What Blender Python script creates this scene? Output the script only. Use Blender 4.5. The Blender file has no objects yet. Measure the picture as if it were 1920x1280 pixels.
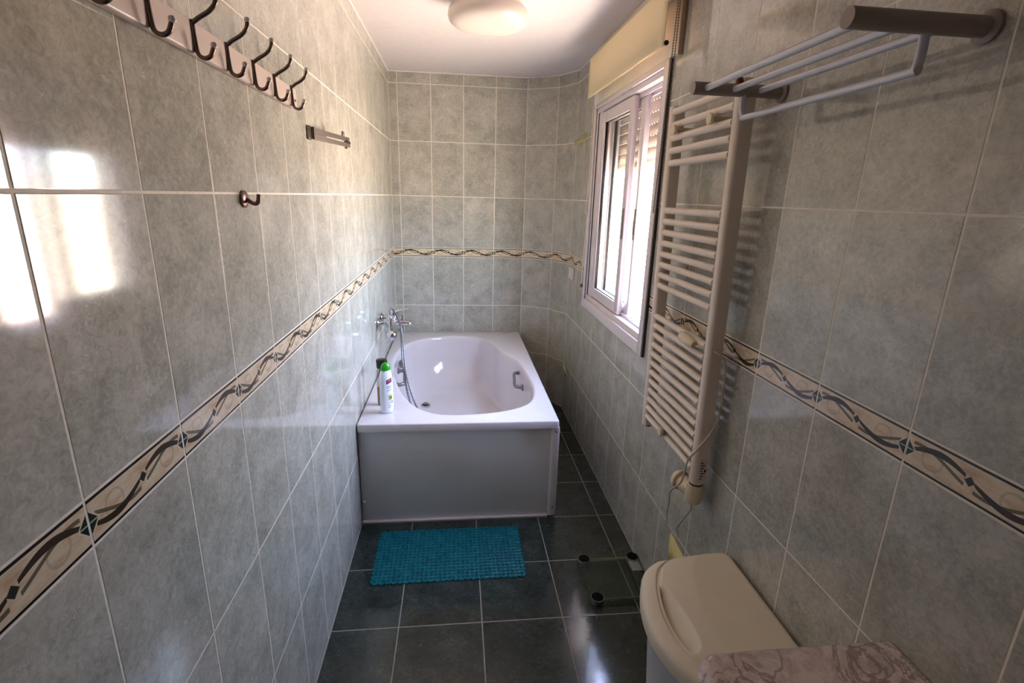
import bpy, bmesh, math, random
from mathutils import Vector, Matrix, Euler
random.seed(7)
C = bpy.context.scene.collection
sc = bpy.context.scene
PI = math.pi

# ------------------------------------------------------------------ camera
cam_d = bpy.data.cameras.new('camera')
cam = bpy.data.objects.new('camera', cam_d); C.objects.link(cam)
PITCH, YAW, ROLL = 0.2754, 0.1117, 0.0276
CAM = Vector((0.5085, -4.2789, 1.7011))
fwd = Vector((math.sin(YAW)*math.cos(PITCH), math.cos(YAW)*math.cos(PITCH), -math.sin(PITCH)))
rt = Vector((math.cos(YAW), -math.sin(YAW), 0)); up = rt.cross(fwd)
r_ = rt*math.cos(ROLL) + up*math.sin(ROLL); u_ = -rt*math.sin(ROLL) + up*math.cos(ROLL)
m = Matrix((( r_.x, u_.x, -fwd.x), (r_.y, u_.y, -fwd.y), (r_.z, u_.z, -fwd.z))).to_4x4()
m.translation = CAM
cam.matrix_world = m
cam_d.sensor_width = 36; cam_d.lens = 36*956.09/1920
cam_d.clip_start = 0.02
sc.camera = cam

# ------------------------------------------------------------------ light
sc.view_settings.view_transform = 'Standard'; sc.view_settings.look = 'None'
sc.view_settings.gamma = 1; sc.view_settings.use_curve_mapping = False
sc.view_settings.exposure = 2.68
w = bpy.data.worlds.new('daylight'); sc.world = w; w.use_nodes = True
nt = w.node_tree; bg = nt.nodes['Background']
tc = nt.nodes.new('ShaderNodeTexCoord'); sx = nt.nodes.new('ShaderNodeSeparateXYZ')
nt.links.new(tc.outputs['Generated'], sx.inputs[0])
mr = nt.nodes.new('ShaderNodeMapRange'); mr.inputs['From Min'].default_value = -1; mr.inputs['From Max'].default_value = 1
nt.links.new(sx.outputs['Z'], mr.inputs['Value'])
cr = nt.nodes.new('ShaderNodeValToRGB'); nt.links.new(mr.outputs[0], cr.inputs[0])
e = cr.color_ramp.elements
e[0].position = 0.0; e[0].color = (0.94, 0.69, 0.56, 1)       # sunlit ground
e[1].position = 1.0; e[1].color = (0.42, 0.58, 1.08, 1)        # zenith
k = e.new(0.49); k.color = (1.04, 0.82, 0.72, 1)
k = e.new(0.53); k.color = (0.80, 0.88, 1.12, 1)
nt.links.new(cr.outputs[0], bg.inputs['Color']); bg.inputs['Strength'].default_value = 7.5

def area(name, loc, rot, sx_, sy_, power, col, portal=False):
    l = bpy.data.lights.new(name, 'AREA'); l.shape = 'RECTANGLE'; l.size = sx_; l.size_y = sy_
    l.energy = power; l.color = col
    if portal: l.cycles.is_portal = True
    o = bpy.data.objects.new(name, l); o.location = loc; o.rotation_euler = rot; C.objects.link(o); return o
area('window_portal', (1.62, -1.44, 1.62), (0, PI/2, 0), 1.3, 1.2, 1, (1, 1, 1), True)

# ------------------------------------------------------------------ helpers
def lin(c):
    return tuple(((v/255)/12.92 if v/255 <= 0.04045 else (((v/255)+0.055)/1.055)**2.4) for v in c) + (1,)

def mat(name, col, rough=0.5, metal=0.0, **kw):
    M = bpy.data.materials.new(name); M.use_nodes = True
    b = M.node_tree.nodes['Principled BSDF']
    b.inputs['Base Color'].default_value = lin(col); b.inputs['Roughness'].default_value = rough
    b.inputs['Metallic'].default_value = metal
    for k_, v in kw.items(): b.inputs[k_.replace('_', ' ')].default_value = v
    return M

class N:      # tiny expression wrapper over math nodes
    def __init__(s, t, sock): s.t, s.s = t, sock
    def op(s, o, *a):
        n = s.t.nodes.new('ShaderNodeMath'); n.operation = o
        for i, v in enumerate((s,)+a):
            if isinstance(v, N): s.t.links.new(v.s, n.inputs[i])
            else: n.inputs[i].default_value = v
        return N(s.t, n.outputs[0])
    def __add__(s, o): return s.op('ADD', o)
    def __sub__(s, o): return s.op('SUBTRACT', o)
    def __mul__(s, o): return s.op('MULTIPLY', o)
    def abs(s): return s.op('ABSOLUTE')
    def sin(s): return s.op('SINE')
    def lt(s, o): return s.op('LESS_THAN', o)
    def gt(s, o): return s.op('GREATER_THAN', o)
    def max(s, o): return s.op('MAXIMUM', o)
def mix(t, fac, a, b):
    n = t.nodes.new('ShaderNodeMix'); n.data_type = 'RGBA'
    for i, v in ((0, fac), (6, a), (7, b)):
        if isinstance(v, N): t.links.new(v.s, n.inputs[i])
        elif hasattr(v, 'is_linked') or hasattr(v, 'links'): t.links.new(v, n.inputs[i])
        else: n.inputs[i].default_value = v
    return n.outputs[2]
def noise(t, vec, scale, detail=4, rough=0.6, dist=0.0):
    n = t.nodes.new('ShaderNodeTexNoise'); n.inputs['Scale'].default_value = scale
    n.inputs['Detail'].default_value = detail; n.inputs['Roughness'].default_value = rough
    n.inputs['Distortion'].default_value = dist
    if vec is not None: t.links.new(vec, n.inputs['Vector'])
    return n
def ramp(t, fac, stops):
    r = t.nodes.new('ShaderNodeValToRGB'); t.links.new(fac, r.inputs[0])
    r.color_ramp.elements[0].position, r.color_ramp.elements[0].color = stops[0]
    r.color_ramp.elements[1].position, r.color_ramp.elements[1].color = stops[-1]
    for p_, c_ in stops[1:-1]:
        x = r.color_ramp.elements.new(p_); x.color = c_
    return r.outputs[0]

def tile_mat(name, dark, mid, light, mark, rough, bump=0.02, nscale=1.0):
    M = mat(name, mid, rough); t = M.node_tree; b = t.nodes['Principled BSDF']
    uv = t.nodes.new('ShaderNodeUVMap'); uv.uv_map = 'UV'
    oi = t.nodes.new('ShaderNodeObjectInfo')
    sc_ = t.nodes.new('ShaderNodeVectorMath'); sc_.operation = 'MULTIPLY_ADD'
    cb = t.nodes.new('ShaderNodeCombineXYZ')
    for i in range(3): t.links.new(oi.outputs['Random'], cb.inputs[i])
    t.links.new(cb.outputs[0], sc_.inputs[0]); sc_.inputs[1].default_value = (13.7, 29.3, 7.1)
    t.links.new(uv.outputs[0], sc_.inputs[2]); v = sc_.outputs[0]
    n1 = noise(t, v, 9*nscale, 3, 0.6, 0.3); n2 = noise(t, v, 75*nscale, 5, 0.72, 0.8)
    f = N(t, n1.outputs[0])*0.42 + N(t, n2.outputs[0])*0.58
    col = ramp(t, f.s, [(0.36, lin(dark)), (0.5, lin(mid)), (0.64, lin(light))])
    # thin curled lighter marks of the glaze
    n3 = noise(t, v, 34*nscale, 1, 0.4, 2.2); n4 = noise(t, v, 16*nscale, 2, 0.5, 0.0)
    a = (N(t, n3.outputs[0]) - 0.5).abs().lt(0.010)
    g = N(t, n4.outputs[0]).gt(0.60)
    col = mix(t, a*g*0.55, col, lin(mark))
    # each tile fired a touch differently
    hv = t.nodes.new('ShaderNodeHueSaturation'); t.links.new(col, hv.inputs['Color'])
    vv = N(t, oi.outputs['Random'])*0.10 + 0.95; t.links.new(vv.s, hv.inputs['Value'])
    t.links.new(hv.outputs[0], b.inputs['Base Color'])
    bp = t.nodes.new('ShaderNodeBump'); bp.inputs['Strength'].default_value = 0.12; bp.inputs['Distance'].default_value = bump*0.02
    n5 = noise(t, v, 22, 3, 0.5); t.links.new(n5.outputs[0], bp.inputs['Height'])
    t.links.new(bp.outputs[0], b.inputs['Normal'])
    return M

def speck(name, a, b_, scale, rough, metal=0.0, detail=4):
    M = mat(name, a, rough, metal); t = M.node_tree; b = t.nodes['Principled BSDF']
    tcn = t.nodes.new('ShaderNodeTexCoord'); n = noise(t, tcn.outputs['Object'], scale, detail)
    t.links.new(ramp(t, n.outputs[0], [(0.35, lin(a)), (0.65, lin(b_))]), b.inputs['Base Color'])
    return M

M_TILE = tile_mat('green_grey_wall_tile', (147, 146, 136), (173, 170, 160), (195, 191, 182), (214, 210, 201), 0.085)
M_FLOOR = tile_mat('dark_green_floor_tile', (28, 34, 30), (44, 51, 46), (63, 70, 63), (98, 102, 90), 0.12, 0.10, 0.8)
M_GROUT = speck('beige_grout', (222, 212, 198), (234, 225, 212), 60, 0.8)
M_FGROUT = speck('floor_grout', (132, 124, 108), (152, 144, 128), 60, 0.8)
M_PLASTER = speck('ceiling_plaster', (218, 211, 212), (223, 216, 217), 30, 0.85)
M_WHITE = speck('white_lacquer', (214, 204, 206), (219, 210, 212), 12, 0.3)
M_ACRYL = speck('white_acrylic', (214, 205, 208), (218, 210, 212), 4, 0.09)
M_PANEL = speck('grey_white_plastic', (214, 212, 212), (220, 218, 218), 4, 0.3)
M_RAD = speck('cream_enamel', (219, 204, 188), (224, 210, 196), 6, 0.28)
M_CHROME = mat('chrome', (205, 205, 210), 0.10, 1.0)
M_STEEL = mat('brushed_steel', (150, 140, 132), 0.30, 1.0)
M_DSTEEL = mat('dull_hook_steel', (120, 104, 98), 0.25, 1.0)
M_BLACK = mat('black_plastic', (14, 14, 16), 0.35)
M_PAD = mat('matt_black_pad', (10, 10, 12), 0.85)
M_PAD.node_tree.nodes['Principled BSDF'].inputs['Specular IOR Level'].default_value = 0.1
M_DARK = mat('dark_gap', (50, 44, 46), 0.7)
M_CREAM = speck('cream_fabric', (222, 202, 162), (228, 209, 170), 220, 0.85)
M_BEIGE = speck('beige_plastic', (212, 196, 166), (219, 203, 174), 8, 0.38)
M_LID = speck('ivory_plastic', (222, 211, 190), (228, 218, 198), 5, 0.42)
M_BIN = speck('pale_plastic', (214, 212, 214), (220, 218, 219), 5, 0.45)
M_YEL = speck('yellow_tape', (206, 196, 128), (216, 206, 140), 30, 0.6)
M_SHUT = speck('shutter_slat', (186, 170, 154), (194, 178, 162), 10, 0.5)
M_CORD = speck('white_cord', (216, 206, 190), (226, 217, 202), 80, 0.7)
M_CABLE = speck('grey_cable', (186, 174, 162), (194, 182, 170), 80, 0.5)
M_SHELFROD = mat('grey_white_tube', (196, 198, 206), 0.25, 0.15)
M_SHELFEND = mat('grey_plastic_end', (150, 136, 126), 0.45)
M_ROUND = mat('opal_glass', (216, 206, 198), 0.3, 0, Subsurface_Weight=0.0)
def glass(name, col, rough=0.02):
    M = bpy.data.materials.new(name); M.use_nodes = True; t = M.node_tree
    b = t.nodes['Principled BSDF']; b.inputs['Base Color'].default_value = lin(col); b.inputs['Roughness'].default_value = rough
    tr = t.nodes.new('ShaderNodeBsdfTransparent'); tr.inputs[0].default_value = lin(col)
    gl = t.nodes.new('ShaderNodeBsdfGlossy'); gl.inputs['Roughness'].default_value = rough
    fr = t.nodes.new('ShaderNodeFresnel'); fr.inputs[0].default_value = 1.5
    mx = t.nodes.new('ShaderNodeMixShader'); geo = t.nodes.new('ShaderNodeNewGeometry')
    ff = (N(t, geo.outputs['Backfacing'])*-1.0 + 1.0)*N(t, fr.outputs[0]); t.links.new(ff.s, mx.inputs[0])
    t.links.new(tr.outputs[0], mx.inputs[1]); t.links.new(gl.outputs[0], mx.inputs[2])
    t.links.new(mx.outputs[0], t.nodes['Material Output'].inputs[0]); return M
M_GLASS = glass('window_glass', (246, 249, 246))
M_SGLASS = glass('scale_glass', (232, 242, 234))

def border_mat():
    M = mat('vine_border', (206, 186, 160), 0.14); t = M.node_tree; b = t.nodes['Principled BSDF']
    uvn = t.nodes.new('ShaderNodeUVMap'); uvn.uv_map = 'UV'
    sp = t.nodes.new('ShaderNodeSeparateXYZ'); t.links.new(uvn.outputs[0], sp.inputs[0])
    U = N(t, sp.outputs[0]); V = N(t, sp.outputs[1])
    ns = noise(t, uvn.outputs[0], 5, 4)
    col = ramp(t, ns.outputs[0], [(0.3, lin((188, 158, 128))), (0.5, lin((212, 192, 166))), (0.75, lin((224, 210, 188)))])
    half = (U - 0.5).abs()                                   # 0 mid tile, .5 at the joints
    body = half.lt(0.445)*half.gt(0.035)
    # pale circle loops
    circ = ((U - 0.22)*(U - 0.22)*12.0 + (V - 0.5)*(V - 0.5)).op('SQRT')
    circ2 = ((U - 0.78)*(U - 0.78)*12.0 + (V - 0.5)*(V - 0.5)).op('SQRT')
    loop = (circ - 0.27).abs().lt(0.03).max((circ2 - 0.27).abs().lt(0.03))
    col = mix(t, loop*0.45, col, lin((150, 144, 120)))
    s2 = ((U*2*PI + 0.85).sin()*0.24 + 0.5 - V).abs().lt(0.045)*body
    col = mix(t, s2, col, lin((104, 96, 76)))
    th = ((U*2*PI).sin().abs()*0.045 + 0.035)
    s1 = ((U*2*PI - 0.15).sin()*0.25 + 0.5 - V).abs().op('SUBTRACT', th).lt(0.0)*body
    col = mix(t, s1, col, lin((58, 46, 38)))
    ends = U.op('FRACT'); near = (ends - 0.5).abs()          # diamonds sit on the joints
    du = (near - 0.5).abs()
    dia = (du*3.6 + (V - 0.5).abs()).lt(0.27)
    cross = (V - 0.5).abs().lt(0.016)
    col = mix(t, (du*3.6 + (V - 0.5).abs()).lt(0.32), col, lin((214, 200, 176)))
    col = mix(t, dia, col, lin((30, 44, 44)))
    col = mix(t, dia*cross, col, lin((170, 170, 152)))
    sd = (half*3.4 + (V - 0.5).abs()).lt(0.13)
    col = mix(t, sd, col, lin((44, 50, 46)))
    ln = ((V - 0.5).abs().gt(0.405))*((V - 0.5).abs().lt(0.470))
    col = mix(t, ln, col, lin((26, 24, 24)))
    t.links.new(col, b.inputs['Base Color']); return M
M_BORDER = border_mat()

def mat_marble():
    M = mat('veined_marble', (200, 186, 184), 0.15); t = M.node_tree; b = t.nodes['Principled BSDF']
    tcn = t.nodes.new('ShaderNodeTexCoord')
    n = noise(t, tcn.outputs['Object'], 5, 5, 0.65, 1.6); n2 = noise(t, tcn.outputs['Object'], 26, 4, 0.7, 1.0)
    base = ramp(t, n2.outputs[0], [(0.3, lin((168, 146, 142))), (0.55, lin((206, 192, 190))), (0.8, lin((222, 212, 212)))])
    v = (N(t, n.outputs[0]) - 0.5).abs()
    f = v.lt(0.018)*0.6
    t.links.new(mix(t, f, base, lin((120, 96, 92))), b.inputs['Base Color']); return M
M_MARBLE = mat_marble()

def mat_pvc():
    M = bpy.data.materials.new('turquoise_pvc'); M.use_nodes = True; t = M.node_tree
    b = t.nodes['Principled BSDF']; b.inputs['Roughness'].default_value = 0.3
    tcn = t.nodes.new('ShaderNodeTexCoord'); n = noise(t, tcn.outputs['Object'], 26, 3)
    c = ramp(t, n.outputs[0], [(0.35, lin((0, 132, 150))), (0.65, lin((24, 158, 166)))])
    t.links.new(c, b.inputs['Base Color'])
    tr = t.nodes.new('ShaderNodeBsdfTransparent'); tr.inputs[0].default_value = lin((90, 185, 200))
    mx = t.nodes.new('ShaderNodeMixShader'); mx.inputs[0].default_value = 0.36
    t.links.new(tr.outputs[0], mx.inputs[1]); t.links.new(b.outputs[0], mx.inputs[2])
    t.links.new(mx.outputs[0], t.nodes['Material Output'].inputs[0]); return M
M_PVC = mat_pvc()

class MB:
    def __init__(s): s.v = []; s.f = []; s.sm = []
    def add(s, vs, fs, smooth=False):
        o = len(s.v); s.v += [tuple(x) for x in vs]
        for f in fs: s.f.append(tuple(i+o for i in f)); s.sm.append(smooth)
        return s
    def box(s, a, b, bev=0.0):
        x0, y0, z0 = [min(p, q) for p, q in zip(a, b)]; x1, y1, z1 = [max(p, q) for p, q in zip(a, b)]
        if bev <= 0:
            vs = [(x, y, z) for x in (x0, x1) for y in (y0, y1) for z in (z0, z1)]
            return s.add(vs, [(0, 1, 3, 2), (4, 6, 7, 5), (0, 4, 5, 1), (2, 3, 7, 6), (0, 2, 6, 4), (1, 5, 7, 3)])
        bm = bmesh.new(); bmesh.ops.create_cube(bm, size=1)
        for v in bm.verts:
            v.co = Vector(((x0+x1)/2 + v.co.x*(x1-x0), (y0+y1)/2 + v.co.y*(y1-y0), (z0+z1)/2 + v.co.z*(z1-z0)))
        bmesh.ops.bevel(bm, geom=bm.edges[:], offset=min(bev, 0.45*min(x1-x0, y1-y0, z1-z0)), segments=3, profile=0.5, affect='EDGES')
        return s.bm(bm, True)
    def bm(s, bm, smooth=False, mtx=None):
        bm.verts.ensure_lookup_table(); bm.verts.index_update()
        s.add([(mtx @ v.co if mtx else v.co) for v in bm.verts], [[v.index for v in f.verts] for f in bm.faces], smooth); bm.free(); return s
    def tube(s, pts, r, n=12, caps=True, flat=1.0):
        pts = [Vector(p) for p in pts]; rs = r if isinstance(r, (list, tuple)) else [r]*len(pts)
        tans = []
        for i in range(len(pts)):
            a = pts[max(i-1, 0)]; b = pts[min(i+1, len(pts)-1)]; tans.append((b-a).normalized())
        ref = Vector((0, 0, 1)) if abs(tans[0].z) < 0.9 else Vector((1, 0, 0))
        nx = tans[0].cross(ref).normalized(); vs = []
        for i, p in enumerate(pts):
            nx = (nx - tans[i]*nx.dot(tans[i])).normalized(); ny = tans[i].cross(nx)
            for k_ in range(n):
                a = 2*PI*k_/n; vs.append(p + nx*math.cos(a)*rs[i] + ny*math.sin(a)*rs[i]*flat)
        fs = [(i*n+k_, i*n+(k_+1) % n, (i+1)*n+(k_+1) % n, (i+1)*n+k_) for i in range(len(pts)-1) for k_ in range(n)]
        s.add(vs, fs, True)
        if caps:
            s.add(vs[:n], [tuple(range(n))[::-1]]); s.add(vs[-n:], [tuple(range(n))])
        return s
    def lathe(s, prof, n=32, mtx=None, sx=1, sy=1):
        vs = []
        for r, z in prof:
            for k_ in range(n):
                a = 2*PI*k_/n; v = Vector((math.cos(a)*r*sx, math.sin(a)*r*sy, z)); vs.append(mtx @ v if mtx else v)
        fs = [(i*n+k_, i*n+(k_+1) % n, (i+1)*n+(k_+1) % n, (i+1)*n+k_) for i in range(len(prof)-1) for k_ in range(n)]
        if prof[0][0] > 1e-6: fs.append(tuple(range(n))[::-1])
        if prof[-1][0] > 1e-6: fs.append(tuple((len(prof)-1)*n+k_ for k_ in range(n)))
        return s.add(vs, fs, True)
    def mesh(s, name, material, uv=None):
        me = bpy.data.meshes.new(name); me.from_pydata(s.v, [], s.f); me.validate(clean_customdata=False)
        if len(me.polygons) == len(s.sm): me.polygons.foreach_set('use_smooth', s.sm)
        if material: me.materials.append(material)
        bm = bmesh.new(); bm.from_mesh(me); bmesh.ops.remove_doubles(bm, verts=bm.verts[:], dist=1e-6)
        bmesh.ops.recalc_face_normals(bm, faces=bm.faces[:]); bm.to_mesh(me); bm.free()
        try: me.set_sharp_from_angle(angle=math.radians(42))
        except Exception: pass
        return me

def obj(name, mb, material=None, parent=None, loc=None):
    me = mb if isinstance(mb, bpy.types.Mesh) else mb.mesh(name, material)
    o = bpy.data.objects.new(name, me); C.objects.link(o)
    if parent: o.parent = parent
    if loc: o.location = loc
    return o
def tag(o, label, cat, group=None):
    o['label'] = label; o['category'] = cat
    if group: o['group'] = group
    return o
def thing(name, label, cat, loc=(0, 0, 0), rz=0, group=None):
    o = bpy.data.objects.new(name, None); C.objects.link(o); o.location = loc; o.rotation_euler = (0, 0, rz)
    o.empty_display_size = 0.05
    return tag(o, label, cat, group)
def struct(o): o['kind'] = 'structure'; return o
def smoothpath(pts, n=8):
    P = [Vector(p) for p in pts]; P = [P[0]*2-P[1]] + P + [P[-1]*2-P[-2]]; out = []
    for i in range(1, len(P)-2):
        for k_ in range(n):
            t = k_/n; a, b, c, d = P[i-1:i+3]
            out.append(0.5*((2*b)+(c-a)*t+(2*a-5*b+4*c-d)*t*t+(3*b-a-3*c+d)*t**3))
    out.append(P[-2]); return out

# ------------------------------------------------------------------ room shell
W, H, YN = 1.389, 2.59, -5.0            # width, ceiling height, y of the wall behind the camera
A = Vector((1.058, 0)); B = Vector((1.280, -0.128)); D = Vector((W, -0.335))
WIN = dict(y0=-2.035, y1=-0.885, z0=1.0, z1=2.27)      # opening in the right wall
ZS = [0.0, 0.401, 0.807, 1.213, 1.286, 1.693, 2.099, 2.505, 2.59]
GAP = 0.0050; TH = 0.0006

def slab(p, q, th, z0, z1, holes=()):
    """wall backing from plan point p to q (room on the left hand of p->q reversed), thickness outward"""
    p, q = Vector(p), Vector(q); d = (q-p); L = d.length; d.normalize(); n = Vector((d.y, -d.x))
    m_ = MB()
    us = sorted({0.0, L} | {h for hh in holes for h in hh[:2]}); vs = sorted({z0, z1} | {h for hh in holes for h in hh[2:]})
    for i in range(len(us)-1):
        for j in range(len(vs)-1):
            uc, vc = (us[i]+us[i+1])/2, (vs[j]+vs[j+1])/2
            if any(h[0] < uc < h[1] and h[2] < vc < h[3] for h in holes): continue
            a = p + d*us[i]; b = p + d*us[i+1]; c = b - n*th; e_ = a - n*th
            vv = [(a.x, a.y, vs[j]), (b.x, b.y, vs[j]), (c.x, c.y, vs[j]), (e_.x, e_.y, vs[j]),
                  (a.x, a.y, vs[j+1]), (b.x, b.y, vs[j+1]), (c.x, c.y, vs[j+1]), (e_.x, e_.y, vs[j+1])]
            m_.add(vv, [(0, 1, 2, 3), (4, 5, 6, 7), (0, 1, 5, 4), (1, 2, 6, 5), (2, 3, 7, 6), (3, 0, 4, 7)])
    return m_

cache = {}
def minus(r, h):
    u0, u1, v0, v1 = r; a0, a1, b0, b1 = h
    if a0 >= u1 or a1 <= u0 or b0 >= v1 or b1 <= v0: return [r]
    out = []
    if a0 > u0: out.append((u0, a0, v0, v1))
    if a1 < u1: out.append((a1, u1, v0, v1))
    m0, m1 = max(u0, a0), min(u1, a1)
    if b0 > v0: out.append((m0, m1, v0, b0))
    if b1 < v1: out.append((m0, m1, b1, v1))
    return [x for x in out if x[1]-x[0] > 0.004 and x[3]-x[2] > 0.004]

def lay(parent, origin, udir, vdir, ndir, useams, vseams, material, holes=(), border=None, name='tile', umod=None):
    R = Matrix((udir, vdir, ndir)).transposed().to_4x4()
    for j in range(len(vseams)-1):
        isb = border is not None and j == border
        for i in range(len(useams)-1):
            u0, u1, v0, v1 = useams[i], useams[i+1], vseams[j], vseams[j+1]
            g = GAP/2
            rs = [(u0+g, u1-g, v0+g, v1-g)]
            for h in holes: rs = [x for r in rs for x in minus(r, h)]
            if not rs: continue
            if isb:
                ph = 0.0 if umod is None else umod(u0, u1)
                key = [tuple([x[0]-u0, x[1]-u0, x[2]-v0, x[3]-v0, (ph, 0.25 if umod is None else umod(None, None))]) for x in rs]
            else: key = [tuple([x[0]-u0, x[1]-u0, x[2]-v0, x[3]-v0, None]) for x in rs]
            kk = ('border' if isb else material.name)
            ck = (kk,) + tuple(tuple(round(y, 4) for y in x[:4]) + ((round(x[4][0], 4),) if x[4] else ()) for x in key)
            me = cache.get(ck)
            if me is None:
                me = build_tile(key, isb, M_BORDER if isb else material, 'border_tile' if isb else name)
                cache[ck] = me
            o = bpy.data.objects.new('border_tile' if isb else name, me); C.objects.link(o); o.parent = parent
            M_ = R.copy(); M_.translation = origin + udir*u0 + vdir*v0; o.matrix_local = M_
def build_tile(key, isb, material, name):
    vs, fs = [], []
    for (u0, u1, v0, v1, _) in key:
        b = 0.0012; o = len(vs)
        vs += [(u0, v0, -0.001), (u1, v0, -0.001), (u1, v1, -0.001), (u0, v1, -0.001),
               (u0, v0, TH-0.0002), (u1, v0, TH-0.0002), (u1, v1, TH-0.0002), (u0, v1, TH-0.0002),
               (u0+b, v0+b, TH), (u1-b, v0+b, TH), (u1-b, v1-b, TH), (u0+b, v1-b, TH)]
        fs += [(o+8, o+9, o+10, o+11)] + [(o+i, o+(i+1) % 4, o+4+(i+1) % 4, o+4+i) for i in range(4)] + \
              [(o+4+i, o+4+(i+1) % 4, o+8+(i+1) % 4, o+8+i) for i in range(4)]
    me = bpy.data.meshes.new(name); me.from_pydata(vs, [], fs); me.materials.append(material)
    uvl = me.uv_layers.new(name='UV')
    for p_ in me.polygons:
        for li in p_.loop_indices:
            co = me.vertices[me.loops[li].vertex_index].co
            if isb:
                ph, ln_ = key[0][4]; uvl.data[li].uv = ((co.x + ph)/ln_, co.y/0.073)
            else: uvl.data[li].uv = (co.x, co.y)
    return me

X_, Y_, Z_ = Vector((1, 0, 0)), Vector((0, 1, 0)), Vector((0, 0, 1))
# left wall: u runs towards the camera (-y)
wl = struct(obj('wall_left', slab((0, YN), (0, 0.12), 0.12, -0.1, H+0.02), M_GROUT)); wl_off = 0
# (slab thickness goes outward: for the left wall the outward side is -x)
ls = [0.0, 0.055] + [0.055+0.254*i for i in range(1, 20)] + [5.0]
def um_left(u0, u1):
    if u0 is None: return 0.254
    return 0.254-0.055 if u0 < 0.01 else 0.0
lay(wl, Vector((0, 0, 0)), -Y_, Z_, X_, ls, ZS, M_TILE, border=3, umod=um_left)
wb = struct(obj('wall_back', slab((0, 0), (A.x, A.y), 0.12, -0.1, H+0.02), M_GROUT))
def um_back(u0, u1):
    if u0 is None: return 0.25
    return 0.25-0.0647 if u0 < 0.01 else 0.0
bs = [0.0, 0.0647, 0.3147, 0.5647, 0.8147, 1.058]
lay(wb, Vector((0, 0, 0)), X_, Z_, -Y_, bs, ZS, M_TILE, border=3, umod=um_back)
for P0, P1 in ((A, B), (B, D)):
    d2 = (P1-P0); L = d2.length; d2.normalize()
    wc = struct(obj('wall_corner', slab(tuple(P0), tuple(P1), 0.12, -0.1, H+0.02), M_GROUT))
    lay(wc, Vector((P0.x, P0.y, 0)), Vector((d2.x, d2.y, 0)), Z_, Vector((d2.y, -d2.x, 0)), [0, L], ZS, M_TILE, border=3,
        umod=lambda a, b, L=L: (L if a is None else 0.0))
# right wall: u from D towards the camera
hole = (-0.335-WIN['y1'], -0.335-WIN['y0'], WIN['z0'], WIN['z1'])
wr = struct(obj('wall_right', slab((W, -0.335), (W, YN), 0.24, -0.1, H+0.02, [hole]), M_GROUT))
rs_ = [0.0] + [0.26*i for i in range(1, 18)] + [5.0-0.335]
lay(wr, Vector((W, -0.335, 0)), -Y_, Z_, -X_, rs_, ZS, M_TILE, holes=[hole], border=3, umod=lambda a, b: (0.26 if a is None else 0.0))
# wall behind the camera, doorway shut by an added unseen leaf
wf = struct(obj('wall_front', slab((W+0.24, YN), (-0.12, YN), 0.12, -0.1, H+0.02, [(W+0.24-1.05, W+0.24-0.25, 0.0, 2.05)]), M_PLASTER))
ds = MB()
for a, b in (((0.18, YN-0.13, 0), (0.25, YN+0.015, 2.05)), ((1.05, YN-0.13, 0), (1.12, YN+0.015, 2.05)), ((0.18, YN-0.13, 2.05), (1.12, YN+0.015, 2.12))):
    ds.box(a, b)
door = struct(obj('door_1', ds, M_WHITE))
obj('light_block_leaf', MB().box((0.252, YN-0.060, 0.006), (1.048, YN-0.022, 2.046), 0.003), M_WHITE, door)  # unseen leaf, added to keep daylight from entering behind the camera
obj('door_handle', MB().tube([(0.98, YN-0.024, 1.02), (0.98, YN+0.030, 1.02), (0.87, YN+0.034, 1.02)], 0.009, 10), M_CHROME, door)
# floor
fl = struct(obj('floor', MB().box((-0.12, YN-0.6, -0.12), (W+0.24, 0.12, -0.0022)), M_FGROUT))
fx = [0.0, 0.268, 0.609, 0.950, 1.290, W]
fy = [0.0] + [0.118+0.348*i for i in range(0, 15)]
fy = [0.0, 0.115, 0.463, 0.811, 1.160, 1.509, 1.857, 2.208, 2.556, 2.904, 3.252, 3.60, 3.948, 4.296, 4.644, 5.0]
lay(fl, Vector((0, 0, -0.0022)), X_, -Y_, Z_, fx, fy, M_FLOOR)
# (u=x, v=-y gives a left-handed frame; tiles are flat so only the normals matter)
ce = struct(obj('ceiling', MB().box((-0.12, YN-0.6, H), (W+0.24, 0.12, H+0.12)), M_PLASTER))
# thin plaster bead where ceiling meets the walls
cb_ = MB()
for a, b in (((0, YN), (0, 0)), ((0, 0), tuple(A)), (tuple(A), tuple(B)), (tuple(B), tuple(D)), (tuple(D), (W, YN))):
    cb_.tube([(a[0], a[1], H-0.003), (b[0], b[1], H-0.003)], 0.007, 6)
struct(obj('trim_1', cb_, M_PLASTER))

# ------------------------------------------------------------------ window
y0, y1, z0, z1 = WIN['y0'], WIN['y1'], WIN['z0'], WIN['z1']
def frame(mb, xa, xb, ya, yb, za, zb, wy, wz, bev=0.003, wz2=None):
    wz2 = wz if wz2 is None else wz2
    mb.box((xa, ya, za), (xb, ya+wy, zb), bev); mb.box((xa, yb-wy, za), (xb, yb, zb), bev)
    mb.box((xa, ya+wy, za), (xb, yb-wy, za+wz), bev); mb.box((xa, ya+wy, zb-wz2), (xb, yb-wy, zb), bev)
    return mb
wn = bpy.data.objects.new('window_1', None); C.objects.link(wn); wn.location = (W, (y0+y1)/2, z0); struct(wn)
def wpart(name, mb, mt, parent=wn):
    o = obj(name, mb, mt); o.parent = parent
    o.matrix_parent_inverse = Matrix.Translation(-Vector(wn.location)) if parent is wn else Matrix.Identity(4); return o
cs = MB(); frame(cs, W-0.018, W+0.004, y0-0.012, y1+0.03, z0-0.012, z1, 0.05, 0.062, 0.004, 0.03)
wpart('casing', cs, M_WHITE)
wpart('shadow_gap', MB().box((W-0.012, y0-0.020, z0-0.012), (W-0.001, y0-0.0122, z1-0.01)), M_DARK)  # dark strip standing in for the shade in the gap beside the casing
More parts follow.
